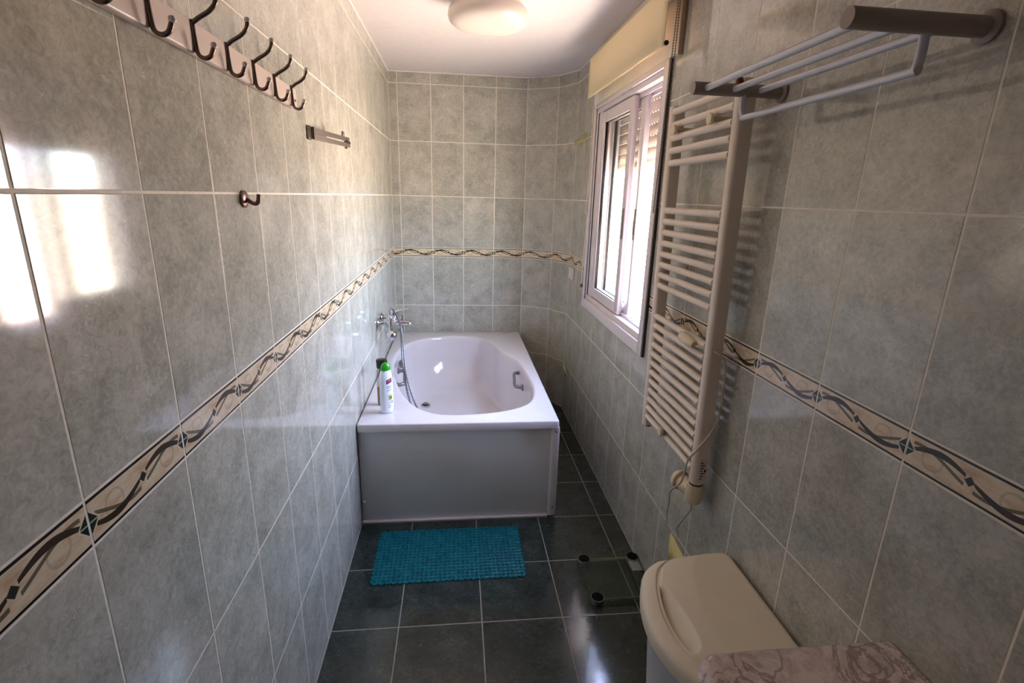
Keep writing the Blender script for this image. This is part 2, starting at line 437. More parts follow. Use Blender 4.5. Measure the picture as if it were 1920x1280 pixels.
tf = MB(); frame(tf, W-0.004, W+0.125, y0+0.03, y1-0.01, z0+0.045, z1-0.02, 0.035, 0.035, 0.002)
for xx in (W+0.036, W+0.076):                                        # sliding tracks
    tf.box((xx-0.003, y0+0.06, z0+0.08), (xx+0.003, y1-0.04, z0+0.098)); tf.box((xx-0.003, y0+0.06, z1-0.075), (xx+0.003, y1-0.04, z1-0.055))
tf.box((W+0.003, y1-0.125, z0+0.08), (W+0.118, y1-0.044, z1-0.05), 0.003)
wpart('window_frame', tf, M_WHITE)
def sash(ya, yb, xc, nm):
    s_ = MB(); frame(s_, xc-0.014, xc+0.014, ya, yb, z0+0.085, z1-0.06, 0.062, 0.062, 0.003)
    so = wpart('sash', s_, M_WHITE)
    g_ = obj('pane', MB().box((xc-0.003, ya+0.058, z0+0.143), (xc+0.003, yb-0.058, z1-0.118)), M_GLASS, so)
    k_ = MB(); frame(k_, xc-0.008, xc+0.008, ya+0.056, yb-0.056, z0+0.141, z1-0.116, 0.006, 0.006, 0)
    obj('gasket', k_, M_DARK, so)
    h = MB().box((xc-0.018, ya+0.014, 1.50), (xc-0.013, ya+0.034, 1.66), 0.002)
    h.box((xc-0.0195, ya+0.02, 1.53), (xc-0.0175, ya+0.028, 1.60))
    obj('latch', h, M_STEEL, so)
    return so
sash(-1.572, -0.995, W+0.020, 'a')
sash(-1.645, -1.06, W+0.058, 'b')
wpart('side_channel', MB().box((W+0.125, y0+0.02, z0+0.05), (W+0.165, y0+0.05, z1)).box((W+0.125, y1-0.04, z0+0.05), (W+0.165, y1-0.01, z1)), M_WHITE)
# roller shutter outside the glass, drawn down a third, with its light slots
sh = bpy.data.objects.new('roller_shutter', None); C.objects.link(sh); sh.location = (W+0.125, -1.46, 1.86)
tag(sh, 'beige slatted roller shutter with pinholes, drawn partly down outside the window', 'shutter')
SP = 0.057
zb = 1.862
slm = None
for i in range(8):
    if slm is None:
        s_ = MB(); L0, L1 = -0.54, 0.54
        prof = [(0.0, 0.0), (-0.006, 0.008), (-0.008, 0.024), (-0.006, 0.047), (-0.001, 0.0535), (0.006, 0.047), (0.007, 0.008)]
        n = len(prof); vs = [(x, L0, z) for x, z in prof] + [(x, L1, z) for x, z in prof]
        s_.add(vs, [(k_, (k_+1) % n, n+(k_+1) % n, n+k_) for k_ in range(n)], True); s_.add(vs, [tuple(range(n)), tuple(range(n, 2*n))])
        # webs between the light slots along the joint with the next slat
        q = 30
        for k_ in range(q):
            ya = L0 + (L1-L0)*k_/q; yb_ = ya + (L1-L0)/q*0.72
            s_.box((-0.002, ya, 0.052), (0.002, yb_, SP+0.001))
        slm = s_.mesh('slat', M_SHUT)
    o = obj('slat', slm, None, sh, (0.012, 0, i*SP+0.002))

# roller shutter box above the window
bx_ = MB().box((W-0.018, -2.13, 2.262), (W+0.0, -0.86, H-0.002), 0.003)
bo = obj('shutter_box_cover', bx_, speck('warm_grey_board', (226, 218, 208), (232, 225, 216), 8, 0.4)); tag(bo, 'long pale cover board of the shutter box between window and ceiling', 'cover board')
obj('edge_trim', MB().box((W-0.020, -2.137, 2.255), (W-0.002, -2.1295, H-0.002), 0.001), mat('worn_wood_edge', (178, 154, 122), 0.6), bo)

# fabric roller blind
bl = thing('roller_blind', 'cream fabric roller blind rolled up above the window', 'blind', (1.30, -1.56, 2.275))
cl = MB(); ny = 24; pr = [(0.0, 0.0), (0.0, 0.16), (0.001, 0.20)] + [(0.033-0.033*math.cos(a), 0.205+0.030*math.sin(a)) for a in [0.3, 0.7, 1.1, 1.57, 2.1, 2.7]]
vs = []
for i in range(ny+1):
    y = -0.60+1.19*i/ny
    for x, z in pr: vs.append((x+0.0022*math.sin(i*0.9)*(1-z/0.24), y, z + 0.010*(i/ny)))
n = len(pr); cl.add(vs, [(i*n+k_, (i+1)*n+k_, (i+1)*n+k_+1, i*n+k_+1) for i in range(ny) for k_ in range(n-1)], True)
co = obj('fabric', cl, M_CREAM, bl)
md = co.modifiers.new('thick', 'SOLIDIFY'); md.thickness = 0.0016
obj('roller_tube', MB().tube([(0.036, -0.615, 0.205), (0.036, 0.60, 0.215)], 0.024, 16), M_WHITE, bl)
obj('hem_bar', MB().tube([(0.007, -0.598, 0.012), (0.007, 0.588, 0.021)], 0.005, 10), M_CREAM, bl)
obj('bracket', MB().box((0.02, -0.628, 0.165), (0.054, -0.618, 0.245), 0.002), M_WHITE, bl)
obj('bracket', MB().box((0.02, 0.602, 0.17), (0.054, 0.612, 0.25), 0.002), M_WHITE, bl)
obj('hem_plug', MB().tube([(0.008, -0.606, 0.010), (0.008, -0.596, 0.010)], 0.009, 12), M_BLACK, bl)
ch = MB()
for dx, zz in ((0.0, -0.62), (0.022, -0.60)):
    z = 0.20; 
    ch.tube([(dx*0.3+0.028, -0.634, 0.20), (0.0+dx, -0.66, zz)], 0.0016, 5)
    k_ = 0
    while z > zz:
        f = (0.20-z)/(0.20-zz); p_ = Vector((0.028*(1-f)+dx*(0.3+0.7*f), -0.634-0.026*f, z))
        bmx = bmesh.new(); bmesh.ops.create_icosphere(bmx, subdivisions=1, radius=0.0036)
        for v in bmx.verts: v.co += p_
        ch.bm(bmx, True); z -= 0.0095
chn = obj('bead_chain', ch, speck('grey_bead', (128, 112, 96), (150, 134, 116), 200, 0.5), bl)

# cord beside the window (shutter strap cord) with weight
cd = thing('pull_cord', 'thin white cord with dark end weight hanging at the far side of the window', 'cord', (1.365, -0.865, 2.26))
obj('cord', MB().tube(smoothpath([(0, 0, 0), (0.002, -0.012, -0.35), (-0.004, 0.0, -0.62), (0.006, 0.006, -0.68), (-0.002, 0.008, -1.0), (-0.003, 0.004, -1.12)], 6), 0.0035, 8), M_CORD, cd)
obj('knot', MB().lathe([(0.001, -0.009), (0.008, -0.004), (0.008, 0.004), (0.001, 0.009)], 10, Matrix.Translation((-0.002, 0.001, -0.64))), M_CORD, cd)
obj('weight', MB().lathe([(0.002, 0.012), (0.007, 0.008), (0.009, -0.006), (0.006, -0.012)], 12, Matrix.Translation((-0.003, 0.004, -1.13))), mat('brown_weight', (90, 70, 62), 0.4), cd)
obj('hook', MB().tube([(0.022, 0, 0.0), (0.0, 0, 0.0)], 0.006, 8), M_WHITE, cd)
st = obj('strap', MB().tube(smoothpath([(0.013, -0.035, -0.93), (0.012, -0.035, -1.0), (0.016, -0.012, -1.06), (0.017, -0.018, -1.14)], 5), 0.004, 8), M_CORD, cd)

# yellow-green coiled cord
cc = MB(); pts = []
for i in range(150):
    t = i/149; a = t*2*PI*7
    pts.append((1.362+0.010*math.cos(a)-0.0, -0.40-0.36*t, 2.088 + 0.014*t + 0.026*math.sin(a)*(0.55+0.45*t)))
cc.tube(pts, 0.0021, 6)
cc.tube([(1.362, -0.40, 2.088), (1.389, -0.395, 2.085)], 0.004, 6); cc.tube([(pts[-1][0], -0.76, 2.102), (1.389, -0.775, 2.11)], 0.004, 6)
tag(obj('coiled_cord', cc, speck('yellow_green_cord', (180, 172, 96), (200, 192, 120), 40, 0.5)), 'yellow-green coiled cord strung on the wall just before the window', 'cord')
# small white wall plate
wp = MB().box((W-0.014, -0.520, 1.108), (W-0.002, -0.372, 1.196), 0.004)
wpo = obj('wall_plate', wp, M_WHITE); tag(wpo, 'small white blank plate on the wall under the border left of the window', 'wall plate')
obj('plate_cover', MB().box((W-0.018, -0.500, 1.120), (W-0.0135, -0.392, 1.184), 0.002), M_WHITE, wpo)
# yellow tape pieces
for (ya, yb_, za, zb2, lb) in ((-0.30, -0.43, 0.318, 0.395, 'small yellow tape patch on the wall low beside the bathtub'),
                               (-2.545, -2.70, 0.25, 0.385, 'yellow paper patch on the wall behind the laundry hamper')):
    t_ = MB(); n = 8; vs = []
    for i in range(n+1):
        y = ya+(yb_-ya)*i/n
        vs += [(W-0.0028-0.0008*math.sin(i*2.1), y, za-0.012*(i/n)), (W-0.0028-0.0008*math.cos(i*1.7), y, zb2-0.02*(i/n))]
    t_.add(vs, [(2*i, 2*i+1, 2*i+3, 2*i+2) for i in range(n)])
    o = obj('tape_patch', t_, M_YEL); mm = o.modifiers.new('t', 'SOLIDIFY'); mm.thickness = 0.001
    tag(o, lb, 'tape')

# ------------------------------------------------------------------ bathtub
TX, TY, TZ = 1.043, -1.862, 0.58
tub = thing('bathtub', 'wide white acrylic bathtub with oval basin at the end of the room', 'bathtub', (0.52, -0.93, 0))
def tp(name, mb, mt, parent=None):
    o = obj(name, mb, mt)
    o.parent = parent or tub
    if parent is None: o.matrix_parent_inverse = Matrix.Translation((-0.52, 0.93, 0))
    return o
rim_ctrl = [(0.40, -0.175), (0.56, -0.172), (0.71, -0.235), (0.795, -0.42), (0.846, -0.61), (0.932, -0.80), (0.972, -1.10), (0.978, -1.37),
            (0.92, -1.60), (0.76, -1.715), (0.52, -1.755), (0.36, -1.715), (0.235, -1.56), (0.145, -1.30), (0.088, -1.02), (0.064, -0.74), (0.100, -0.46), (0.23, -0.26)]
def closed(ctrl, per=6):
    P = [Vector(p) for p in ctrl]; n = len(P); out = []
    for i in range(n):
        a, b, c, d = P[i-1], P[i], P[(i+1) % n], P[(i+2) % n]
        for k_ in range(per):
            t = k_/per
            out.append(0.5*((2*b)+(c-a)*t+(2*a-5*b+4*c-d)*t*t+(3*b-a-3*c+d)*t**3))
    return out
rim = closed(rim_ctrl); NR = len(rim)
cen = Vector((0.53, -1.0))
def norm_in(loop):
    out = []
    n = len(loop)
    for i in range(n):
        d = loop[(i+1) % n]-loop[i-1]; nn = Vector((d.y, -d.x)).normalized()
        if nn.dot(cen-loop[i]) < 0: nn = -nn
        out.append(nn)
    return out
nin = norm_in(rim)
fcen = Vector((0.52, -1.03))
floor_loop = []
for p in rim:
    d = p-cen; a = math.atan2(d.y, d.x)
    rx = 0.325 if d.x > 0 else 0.345; ry = 0.62 if d.y < 0 else 0.60
    c_, s_ = math.cos(a), math.sin(a); q_ = (abs(c_/rx)**2.6 + abs(s_/ry)**2.6)**(-1/2.6)
    floor_loop.append(fcen + Vector((c_, s_))*q_)
rings = []
def ring_off(off, z): rings.append([(p.x+n_.x*off, p.y+n_.y*off, z) for p, n_ in zip(rim, nin)])
ring_off(-0.014, TZ); ring_off(-0.006, TZ-0.0008); ring_off(0.0, TZ-0.004); ring_off(0.006, TZ-0.012); ring_off(0.010, TZ-0.026)
top_in = [Vector(v) for v in rings[-1]]
for t in [0.07, 0.15, 0.25, 0.36, 0.48, 0.6, 0.72, 0.82, 0.90, 0.96, 1.0]:
    w_ = t**2.3; z = TZ-0.026 - (TZ-0.026-0.168)*(1-(1-t)**1.35)
    rings.append([(a.x*(1-w_)+b.x*w_, a.y*(1-w_)+b.y*w_, z) for a, b in zip(top_in, floor_loop)])
for k_, z in ((0.8, 0.160), (0.5, 0.157), (0.2, 0.156)):
    rings.append([(fcen.x+(b.x-fcen.x)*k_, fcen.y+(b.y-fcen.y)*k_, z) for b in floor_loop])
bt = MB(); vs = [v for r in rings for v in r]
fs = [(i*NR+k_, i*NR+(k_+1) % NR, (i+1)*NR+(k_+1) % NR, (i+1)*NR+k_) for i in range(len(rings)-1) for k_ in range(NR)]
vs.append((fcen.x, fcen.y, 0.156)); fs += [((len(rings)-1)*NR+k_, (len(rings)-1)*NR+(k_+1) % NR, len(vs)-1) for k_ in range(NR)]
bt.add(vs, fs, True)
def rrect(x0, x1, ya, yb, r, n=5):
    out = []
    for cx, cy, a0 in ((x1-r, yb-r, 0), (x0+r, yb-r, PI/2), (x0+r, ya+r, PI), (x1-r, ya+r, 1.5*PI)):
        for k_ in range(n+1): a = a0+PI/2*k_/n; out.append(Vector((cx+r*math.cos(a), cy+r*math.sin(a))))
    return out
outer = rrect(0.004, TX, TY, -0.004, 0.016)
out_prof = [(-0.008, TZ), (-0.003, TZ-0.0015), (0, TZ-0.006), (0.001, TZ-0.042), (-0.010, TZ-0.044)]
o_r = []
for off, z in out_prof:
    sxx = [( (0.52+(p.x-0.52)*(1+off/0.52)), (-0.93+(p.y+0.93)*(1+off/0.93)), z) for p in outer]; o_r.append(sxx)
no = len(outer); vs = [v for r in o_r for v in r]
bt.add(vs, [(i*no+k_, i*no+(k_+1) % no, (i+1)*no+(k_+1) % no, (i+1)*no+k_) for i in range(len(o_r)-1) for k_ in range(no)], True)
bmt = bmesh.new()
la = [bmt.verts.new(v) for v in rings[0]]; lb_ = [bmt.verts.new(v) for v in o_r[0]]
ed = [bmt.edges.new((la[i], la[(i+1) % NR])) for i in range(NR)] + [bmt.edges.new((lb_[i], lb_[(i+1) % no])) for i in range(no)]
bmesh.ops.triangle_fill(bmt, use_beauty=True, use_dissolve=False, edges=ed)
bt.bm(bmt, False)
tp('basin', bt, M_ACRYL)
PB = TZ-0.036
pan = MB().box((0.004, TY+0.022, 0.006), (TX-0.036, TY+0.028, PB), 0.001)
tp('front_panel', pan, M_PANEL)
tp('side_panel', MB().box((TX-0.022, TY+0.03, 0.006), (TX-0.016, -0.006, PB), 0.001), M_PANEL)
post = MB().box((TX-0.038, TY+0.004, 0.004), (TX+0.006, TY+0.048, PB), 0.010)
po = tp('corner_post', post, M_ACRYL)
for z in (0.06, 0.515): tp('post_screw', MB().lathe([(0.005, 0), (0.004, 0.002), (0.0005, 0.0025)], 10, Matrix.Translation((TX-0.014, TY+0.0045, z)) @ Matrix.Rotation(PI/2, 4, 'X')), M_DARK)
for z in (0.125, 0.435): tp('panel_screw', MB().lathe([(0.008, 0), (0.0075, 0.004), (0.004, 0.007), (0.0005, 0.0075)], 12, Matrix.Translation((0.016, TY+0.022, z)) @ Matrix.Rotation(PI/2, 4, 'X')), M_WHITE)
tp('sealing_strip', MB().box((0.004, TY+0.004, 0.0), (TX-0.038, TY+0.023, 0.014), 0.004), M_WHITE)
# drain
dr = MB().lathe([(0.038, 0), (0.038, 0.004), (0.030, 0.006), (0.026, 0.002)], 24, Matrix.Translation((0.270, -0.64, 0.1655)))
dro = tp('drain_ring', dr, M_CHROME)
tp('drain_hole', MB().lathe([(0.028, 0.0), (0.028, 0.0015), (0.001, 0.0016)], 20, Matrix.Translation((0.270, -0.64, 0.1665))), M_BLACK)
tp('drain_plug', MB().lathe([(0.016, 0.0), (0.018, 0.014), (0.014, 0.018), (0.001, 0.020)], 20, Matrix.Translation((0.270, -0.64, 0.168))), M_STEEL)
# overflow knob and grab handles on the inner walls
tp('overflow_knob', MB().lathe([(0.030, 0.0), (0.032, 0.006), (0.030, 0.022), (0.024, 0.027), (0.001, 0.028)], 24, Matrix.Translation((0.092, -0.62, 0.490)) @ Matrix.Rotation(PI/2, 4, 'Y') @ Matrix.Rotation(-0.2, 4, 'X')), mat('knob_metal', (138, 134, 138), 0.35, 0.7))
def grab(c, sgn, tilt):
    g = MB(); L = 0.11
    a = Vector((c[0], c[1]+L, c[2]+0.012)); b = Vector((c[0]-sgn*0.012, c[1]-L, c[2]-0.012))
    ins = Vector((-sgn*0.048, 0, 0.004))
    g.tube(smoothpath([a, a+ins*0.7+Vector((0, -0.008, 0)), a+ins+Vector((0, -0.035, 0)), (a+b)/2+ins, b+ins+Vector((0, 0.035, 0)), b+ins*0.7+Vector((0, 0.008, 0)), b], 5), [0.018 if i in (0, 30) else 0.0115 for i in range(31)], 12, flat=1.1)
    for p_, dd in ((a, 1), (b, 1)):
        g.lathe([(0.022, -0.006), (0.021, 0.006), (0.014, 0.012)], 14, Matrix.Translation(p_) @ Matrix.Rotation(-sgn*PI/2, 4, 'Y'))
    return g
M_SATIN = mat('satin_metal', (138, 134, 138), 0.35, 0.7)
tp('grab_handle', grab((0.952, -1.02, 0.50), 1, 0), M_SATIN)
tp('grab_handle', grab((0.100, -0.95, 0.50), -1, 0), M_SATIN)
tp('maker_mark', MB().box((0.522, -0.050, TZ-0.0002), (0.546, -0.043, TZ+0.0006)), M_STEEL)

# ------------------------------------------------------------------ tap
tap = thing('bath_tap', 'chrome wall-mounted bath mixer tap above the left tub rim', 'tap', (0, -0.95, 0.90))
tm = MB()
tm.tube([(0.062, -0.095, 0), (0.062, -0.07, 0), (0.062, 0.07, 0), (0.062, 0.095, 0)], [0.019, 0.024, 0.024, 0.019], 20)
obj('mixer_body', tm, M_CHROME, tap)
for s_ in (-1, 1):
    ib = MB().lathe([(0.034, 0.002), (0.036, 0.006), (0.030, 0.016), (0.016, 0.022), (0.014, 0.045), (0.020, 0.047), (0.020, 0.058), (0.012, 0.062)], 24, Matrix.Translation((0, s_*0.078, 0)) @ Matrix.Rotation(PI/2, 4, 'Y'))
    obj('inlet', ib, M_CHROME, tap)
obj('cartridge', MB().lathe([(0.020, 0.0), (0.022, 0.02), (0.026, 0.032), (0.026, 0.060), (0.021, 0.070), (0.001, 0.073)], 24, Matrix.Translation((0.075, 0, 0.0)) @ Matrix.Rotation(0.35, 4, 'Y')), M_CHROME, tap)
lv = MB().tube(smoothpath([(0.098, 0, 0.058), (0.13, 0, 0.070), (0.165, 0, 0.078), (0.198, 0, 0.084)], 5), [0.016, 0.016, 0.015, 0.015, 0.014, 0.014, 0.013, 0.013, 0.012, 0.012, 0.011, 0.010, 0.009, 0.008, 0.007, 0.005], 12, flat=0.45)
obj('lever', lv, M_CHROME, tap)
obj('spout', MB().tube(smoothpath([(0.075, 0, -0.004), (0.11, 0, -0.008), (0.15, 0, -0.013), (0.188, 0, -0.016), (0.196, 0, -0.026)], 5), [0.018]*8+[0.016]*7+[0.015]*6, 14), M_CHROME, tap)
obj('diverter', MB().lathe([(0.006, 0), (0.006, 0.022), (0.009, 0.024), (0.009, 0.032), (0.001, 0.034)], 14, Matrix.Translation((0.146, 0, 0.0))), M_CHROME, tap)
obj('hose_outlet', MB().lathe([(0.011, 0.01), (0.011, -0.012), (0.013, -0.014), (0.013, -0.034), (0.008, -0.038)], 14, Matrix.Translation((0.134, 0, -0.018))), M_CHROME, tap)
obj('handset_holder', MB().tube([(0.062, -0.095, 0.004), (0.082, -0.128, 0.010)], 0.012, 12).tube([(0.088, -0.138, -0.012), (0.084, -0.132, 0.030)], [0.017, 0.015], 14), M_CHROME, tap)
# hand shower hanging head down from its holder
hs = thing('hand_shower', 'chrome hand shower with round head and long hose hanging at the mixer tap', 'hand shower', (0.095, -1.10, 0.93))
obj('handle', MB().tube(smoothpath([(-0.004, 0.006, 0.045), (-0.004, 0, 0.015), (-0.003, -0.006, -0.025), (0.0, -0.010, -0.066)], 6), [0.010]*4+[0.013]*10+[0.014]*5, 14), M_CHROME, hs)
hm = Matrix.Translation((0.003, -0.018, -0.086)) @ Matrix.Rotation(PI/2-0.25, 4, 'X')
obj('shower_head', MB().lathe([(0.001, -0.018), (0.018, -0.015), (0.031, -0.006), (0.035, 0.002), (0.033, 0.011), (0.026, 0.020), (0.014, 0.027), (0.001, 0.030)], 28, hm), M_CHROME, hs)
hz = MB()
path = smoothpath([(0.134, -0.95, 0.848), (0.146, -1.0, 0.78), (0.158, -1.08, 0.66), (0.178, -1.16, 0.56), (0.205, -1.22, 0.46), (0.245, -1.26, 0.36), (0.285, -1.24, 0.275),
                   (0.30, -1.20, 0.262), (0.288, -1.22, 0.32), (0.25, -1.245, 0.42), (0.21, -1.20, 0.52), (0.180, -1.13, 0.62), (0.162, -1.05, 0.74), (0.142, -0.975, 0.86), (0.118, -1.02, 0.96), (0.100, -1.075, 1.008), (0.091, -1.094, 0.975)], 10)
rr = [0.0058+0.0009*((i % 2)*2-1) for i in range(len(path))]
hz.tube(path, rr, 8)
ho_ = obj('hose', hz, mat('hose_steel', (128, 126, 132), 0.42, 0.7), hs); ho_.location = (-0.095, 1.10, -0.93)

# ------------------------------------------------------------------ bottles
bo1 = thing('shampoo_bottle', 'white bottle with green cap and maroon label on the bathtub rim', 'bottle', (0.137, -1.705, TZ), 0.45)
bo1.scale = (1.0, 1.0, 1.12)
def oval(mb, prof, sx_, sy_, n=28): return mb.lathe([(r, z) for r, z in prof], n, None, sx_, sy_)
BS = [(0.60, 0.0), (0.90, 0.002), (0.97, 0.008), (1.0, 0.03), (1.0, 0.10), (0.97, 0.15), (0.90, 0.185), (0.78, 0.205), (0.62, 0.213)]
obj('body', oval(MB(), BS, 0.036, 0.023), mat('white_bottle', (236, 240, 248), 0.2), bo1)
obj('cap', oval(MB(), [(0.62, 0.0), (0.74, 0.001), (0.72, 0.014), (0.62, 0.024), (0.42, 0.033), (0.16, 0.037), (0.01, 0.038)], 0.036, 0.026, 24), mat('green_cap', (40, 150, 30), 0.3), bo1, (0, 0, 0.2115))
def patch(a0, a1, za, zb_, mt, nm, parent, shear=0.0, n=8, off=0.0006):
    v_ = []; 
    for i in range(n+1):
        a = a0+(a1-a0)*i/n
        for z in (za, zb_):
            zz = z+shear*i/n; s_ = 1.0 if zz < 0.10 else 1-0.03*((zz-0.10)/0.05) if zz < 0.15 else 0.97-0.07*((zz-0.15)/0.035)
            v_.append((math.cos(a)*(0.036*s_+off), math.sin(a)*(0.023*s_+off), zz))
    return obj(nm, MB().add(v_, [(2*i, 2*i+1, 2*i+3, 2*i+2) for i in range(n)], True), mt, parent)
M_MAR = mat('maroon_print', (130, 40, 80), 0.3); M_PR = mat('grey_print', (120, 130, 140), 0.4); M_FL = mat('yellow_flower_print', (196, 190, 100), 0.4)
patch(-1.75, -0.75, 0.146, 0.166, M_MAR, 'label_badge', bo1, 0.010)
patch(-1.62, -0.88, 0.157, 0.160, mat('pink_print', (222, 170, 190), 0.4), 'badge_line', bo1, 0.010, off=0.0010)
for z in (0.132, 0.124, 0.112): patch(-1.65, -0.9, z, z+0.0028, M_PR, 'print_line', bo1, 0.004)
patch(-1.5, -0.85, 0.066, 0.092, M_FL, 'flower_print', bo1, 0.0, 8)
patch(-1.28, -1.02, 0.074, 0.084, mat('dark_print', (80, 80, 40), 0.4), 'flower_heart', bo1, off=0.0011)
patch(-0.98, -0.8, 0.050, 0.062, mat('teal_print', (40, 96, 96), 0.4), 'leaf_print', bo1)
for z in (0.052, 0.040, 0.030): patch(-1.6, -1.15, z, z+0.0024, M_PR, 'print_line', bo1)
bo2 = thing('shower_gel_bottle', 'clear bottle with black cap and amber rest behind the white bottle', 'bottle', (0.103, -1.600, TZ), 0.2)
bo2.scale = (1.0, 1.0, 1.12)
M_CLEAR = glass('clear_plastic', (226, 222, 214), 0.08)
obj('body', oval(MB(), [(0.6, 0.0), (0.95, 0.003), (1, 0.012), (1, 0.16), (0.92, 0.180), (0.62, 0.192)], 0.031, 0.020), M_CLEAR, bo2)
obj('liquid', oval(MB(), [(0.6, 0.003), (0.90, 0.006), (0.92, 0.02), (0.92, 0.096), (0.01, 0.097)], 0.031, 0.020), mat('amber_liquid', (196, 156, 96), 0.25), bo2)
obj('cap', oval(MB(), [(0.80, 0.0), (0.86, 0.002), (0.90, 0.038), (0.84, 0.044), (0.01, 0.046)], 0.033, 0.024, 28), M_BLACK, bo2, (0, 0, 0.190))

# ------------------------------------------------------------------ towel radiator
rad = thing('towel_radiator', 'tall cream enamelled ladder towel radiator with plug and cable on the right wall', 'radiator', (1.307, -2.55, 0.772))
rad.rotation_euler = (0, math.atan(-0.018/1.25), 0)
RZ = 0.772
def rail(yc, w_=0.042):
    mbx = MB(); z1_ = 2.035-RZ
    n = 12; vs = []; loop = []
    # D profile, rounded towards the room
    for k_ in range(n+1):
        a = -PI/2+PI*k_/n; loop.append((0.014-0.014*math.cos(a), yc+w_/2*math.sin(a)))
    loop += [(0.048, yc+w_/2), (0.048, yc-w_/2)]
    m2 = len(loop)
    for z in (0, z1_): vs += [(x, y, z) for x, y in loop]
    mbx.add(vs, [(k_, (k_+1) % m2, m2+(k_+1) % m2, m2+k_) for k_ in range(m2)], True)
    mbx.add(vs, [tuple(range(m2)), tuple(range(m2, 2*m2))]); return mbx
obj('rail', rail(0.231), M_RAD, rad); obj('rail', rail(-0.238), M_RAD, rad)
obj('end_cap', MB().tube([(0.026, 0.231, -0.010), (0.026, 0.231, 0.001)], 0.013, 12), M_BLACK, rad)
barm = MB().tube([(0, -0.220, 0), (0, 0.213, 0)], 0.0122, 16).mesh('bar', M_RAD)
BZ = [2.016, 1.970, 1.926, 1.882, 1.838] + [1.668-0.0412*i for i in range(8)] + [1.254-0.0398*i for i in range(12)]
for z in BZ: obj('bar', barm, None, rad, (0.013, 0, z-RZ))
for (y, z) in ((-2.395+2.55, 1.948), (-2.665+2.55, 1.948), (-2.53+2.55, 0.836)):
    wm = MB().lathe([(0.001, -0.016), (0.016, -0.015), (0.018, -0.011), (0.016, -0.004), (0.008, 0.0), (0.007, 0.084)], 20, Matrix.Translation((0.0, y, z-RZ)) @ Matrix.Rotation(PI/2, 4, 'Y'))
    obj('wall_bracket', wm, M_BEIGE, rad)
# heater stick housing with thermostat knob at the foot of the near rail
ho = MB().tube([(0.024, -0.238, 0.0), (0.024, -0.238, -0.008), (0.024, -0.236, -0.012), (0.022, -0.234, -0.05), (0.022, -0.232, -0.078), (0.022, -0.232, -0.086)], [0.022, 0.022, 0.027, 0.031, 0.029, 0.020], 20)
ho.tube([(0.020, -0.225, -0.045), (0.012, -0.195, -0.042), (0.006, -0.172, -0.038)], [0.029, 0.030, 0.027], 18)
hso = obj('heater_housing', ho, M_BEIGE, rad)
kb = MB().lathe([(0.027, 0.0), (0.036, 0.006), (0.037, 0.018), (0.031, 0.026), (0.022, 0.029), (0.001, 0.030)], 26, Matrix.Translation((0.006, -0.172, -0.038)) @ Matrix.Rotation(-PI/2, 4, 'X') @ Matrix.Rotation(-0.30, 4, 'Y'))
ko = obj('thermostat_knob', kb, M_BEIGE, rad)
obj('housing_seam', MB().tube([(0.024, -0.238, -0.004), (0.024, -0.238, -0.009)], 0.0235, 20), M_DARK, rad)
# rating label on the near rail
obj('rating_label', MB().box((0.018, -0.2598, 0.012), (0.044, -0.2588, 0.095)), mat('label_white', (214, 200, 188), 0.4), rad)
lb2 = MB()
for i in range(7): lb2.box((0.022, -0.2606, 0.020+i*0.010), (0.030+0.004*(i % 3), -0.2596, 0.0235+i*0.010))
lb2.box((0.036, -0.2606, 0.046), (0.042, -0.2596, 0.056))
obj('label_print', lb2, M_BLACK, rad)

# plug and cable
pg = bpy.data.objects.new('power_plug', None); C.objects.link(pg); pg.location = (1.288, -2.665, 1.252); pg.parent = rad; pg.matrix_parent_inverse = Matrix.LocRotScale(Vector(rad.location), rad.rotation_euler, None).inverted()
obj('body', MB().tube([(0.004, -0.062, -0.006), (0.002, -0.045, -0.004), (0, -0.03, -0.002), (0, 0.020, 0.002)], [0.012, 0.017, 0.0190, 0.0195], 20), M_BEIGE, pg)
for dz in (-0.0095, 0.0095): obj('pin', MB().tube([(0, 0.019, 0.002+dz), (0, 0.042, 0.003+dz)], 0.0028, 8), M_DSTEEL, pg)
cp = smoothpath([(1.292, -2.738, 1.246), (1.325, -2.82, 1.245), (1.352, -2.828, 1.20), (1.36, -2.822, 1.05), (1.345, -2.824, 0.985), (1.300, -2.826, 0.915), (1.284, -2.80, 0.86), (1.276, -2.79, 0.775), (1.278, -2.715, 0.690),
                 (1.318, -2.635, 0.590), (1.335, -2.592, 0.515), (1.34, -2.60, 0.47), (1.350, -2.668, 0.46), (1.345, -2.68, 0.485), (1.335, -2.69, 0.52), (1.325, -2.75, 0.60), (1.328, -2.782, 0.655), (1.327, -2.782, 0.690)], 8)
pc_ = obj('power_cable', MB().tube(cp, 0.0034, 8), M_CABLE, rad); pc_.matrix_parent_inverse = Matrix.LocRotScale(Vector(rad.location), rad.rotation_euler, None).inverted()

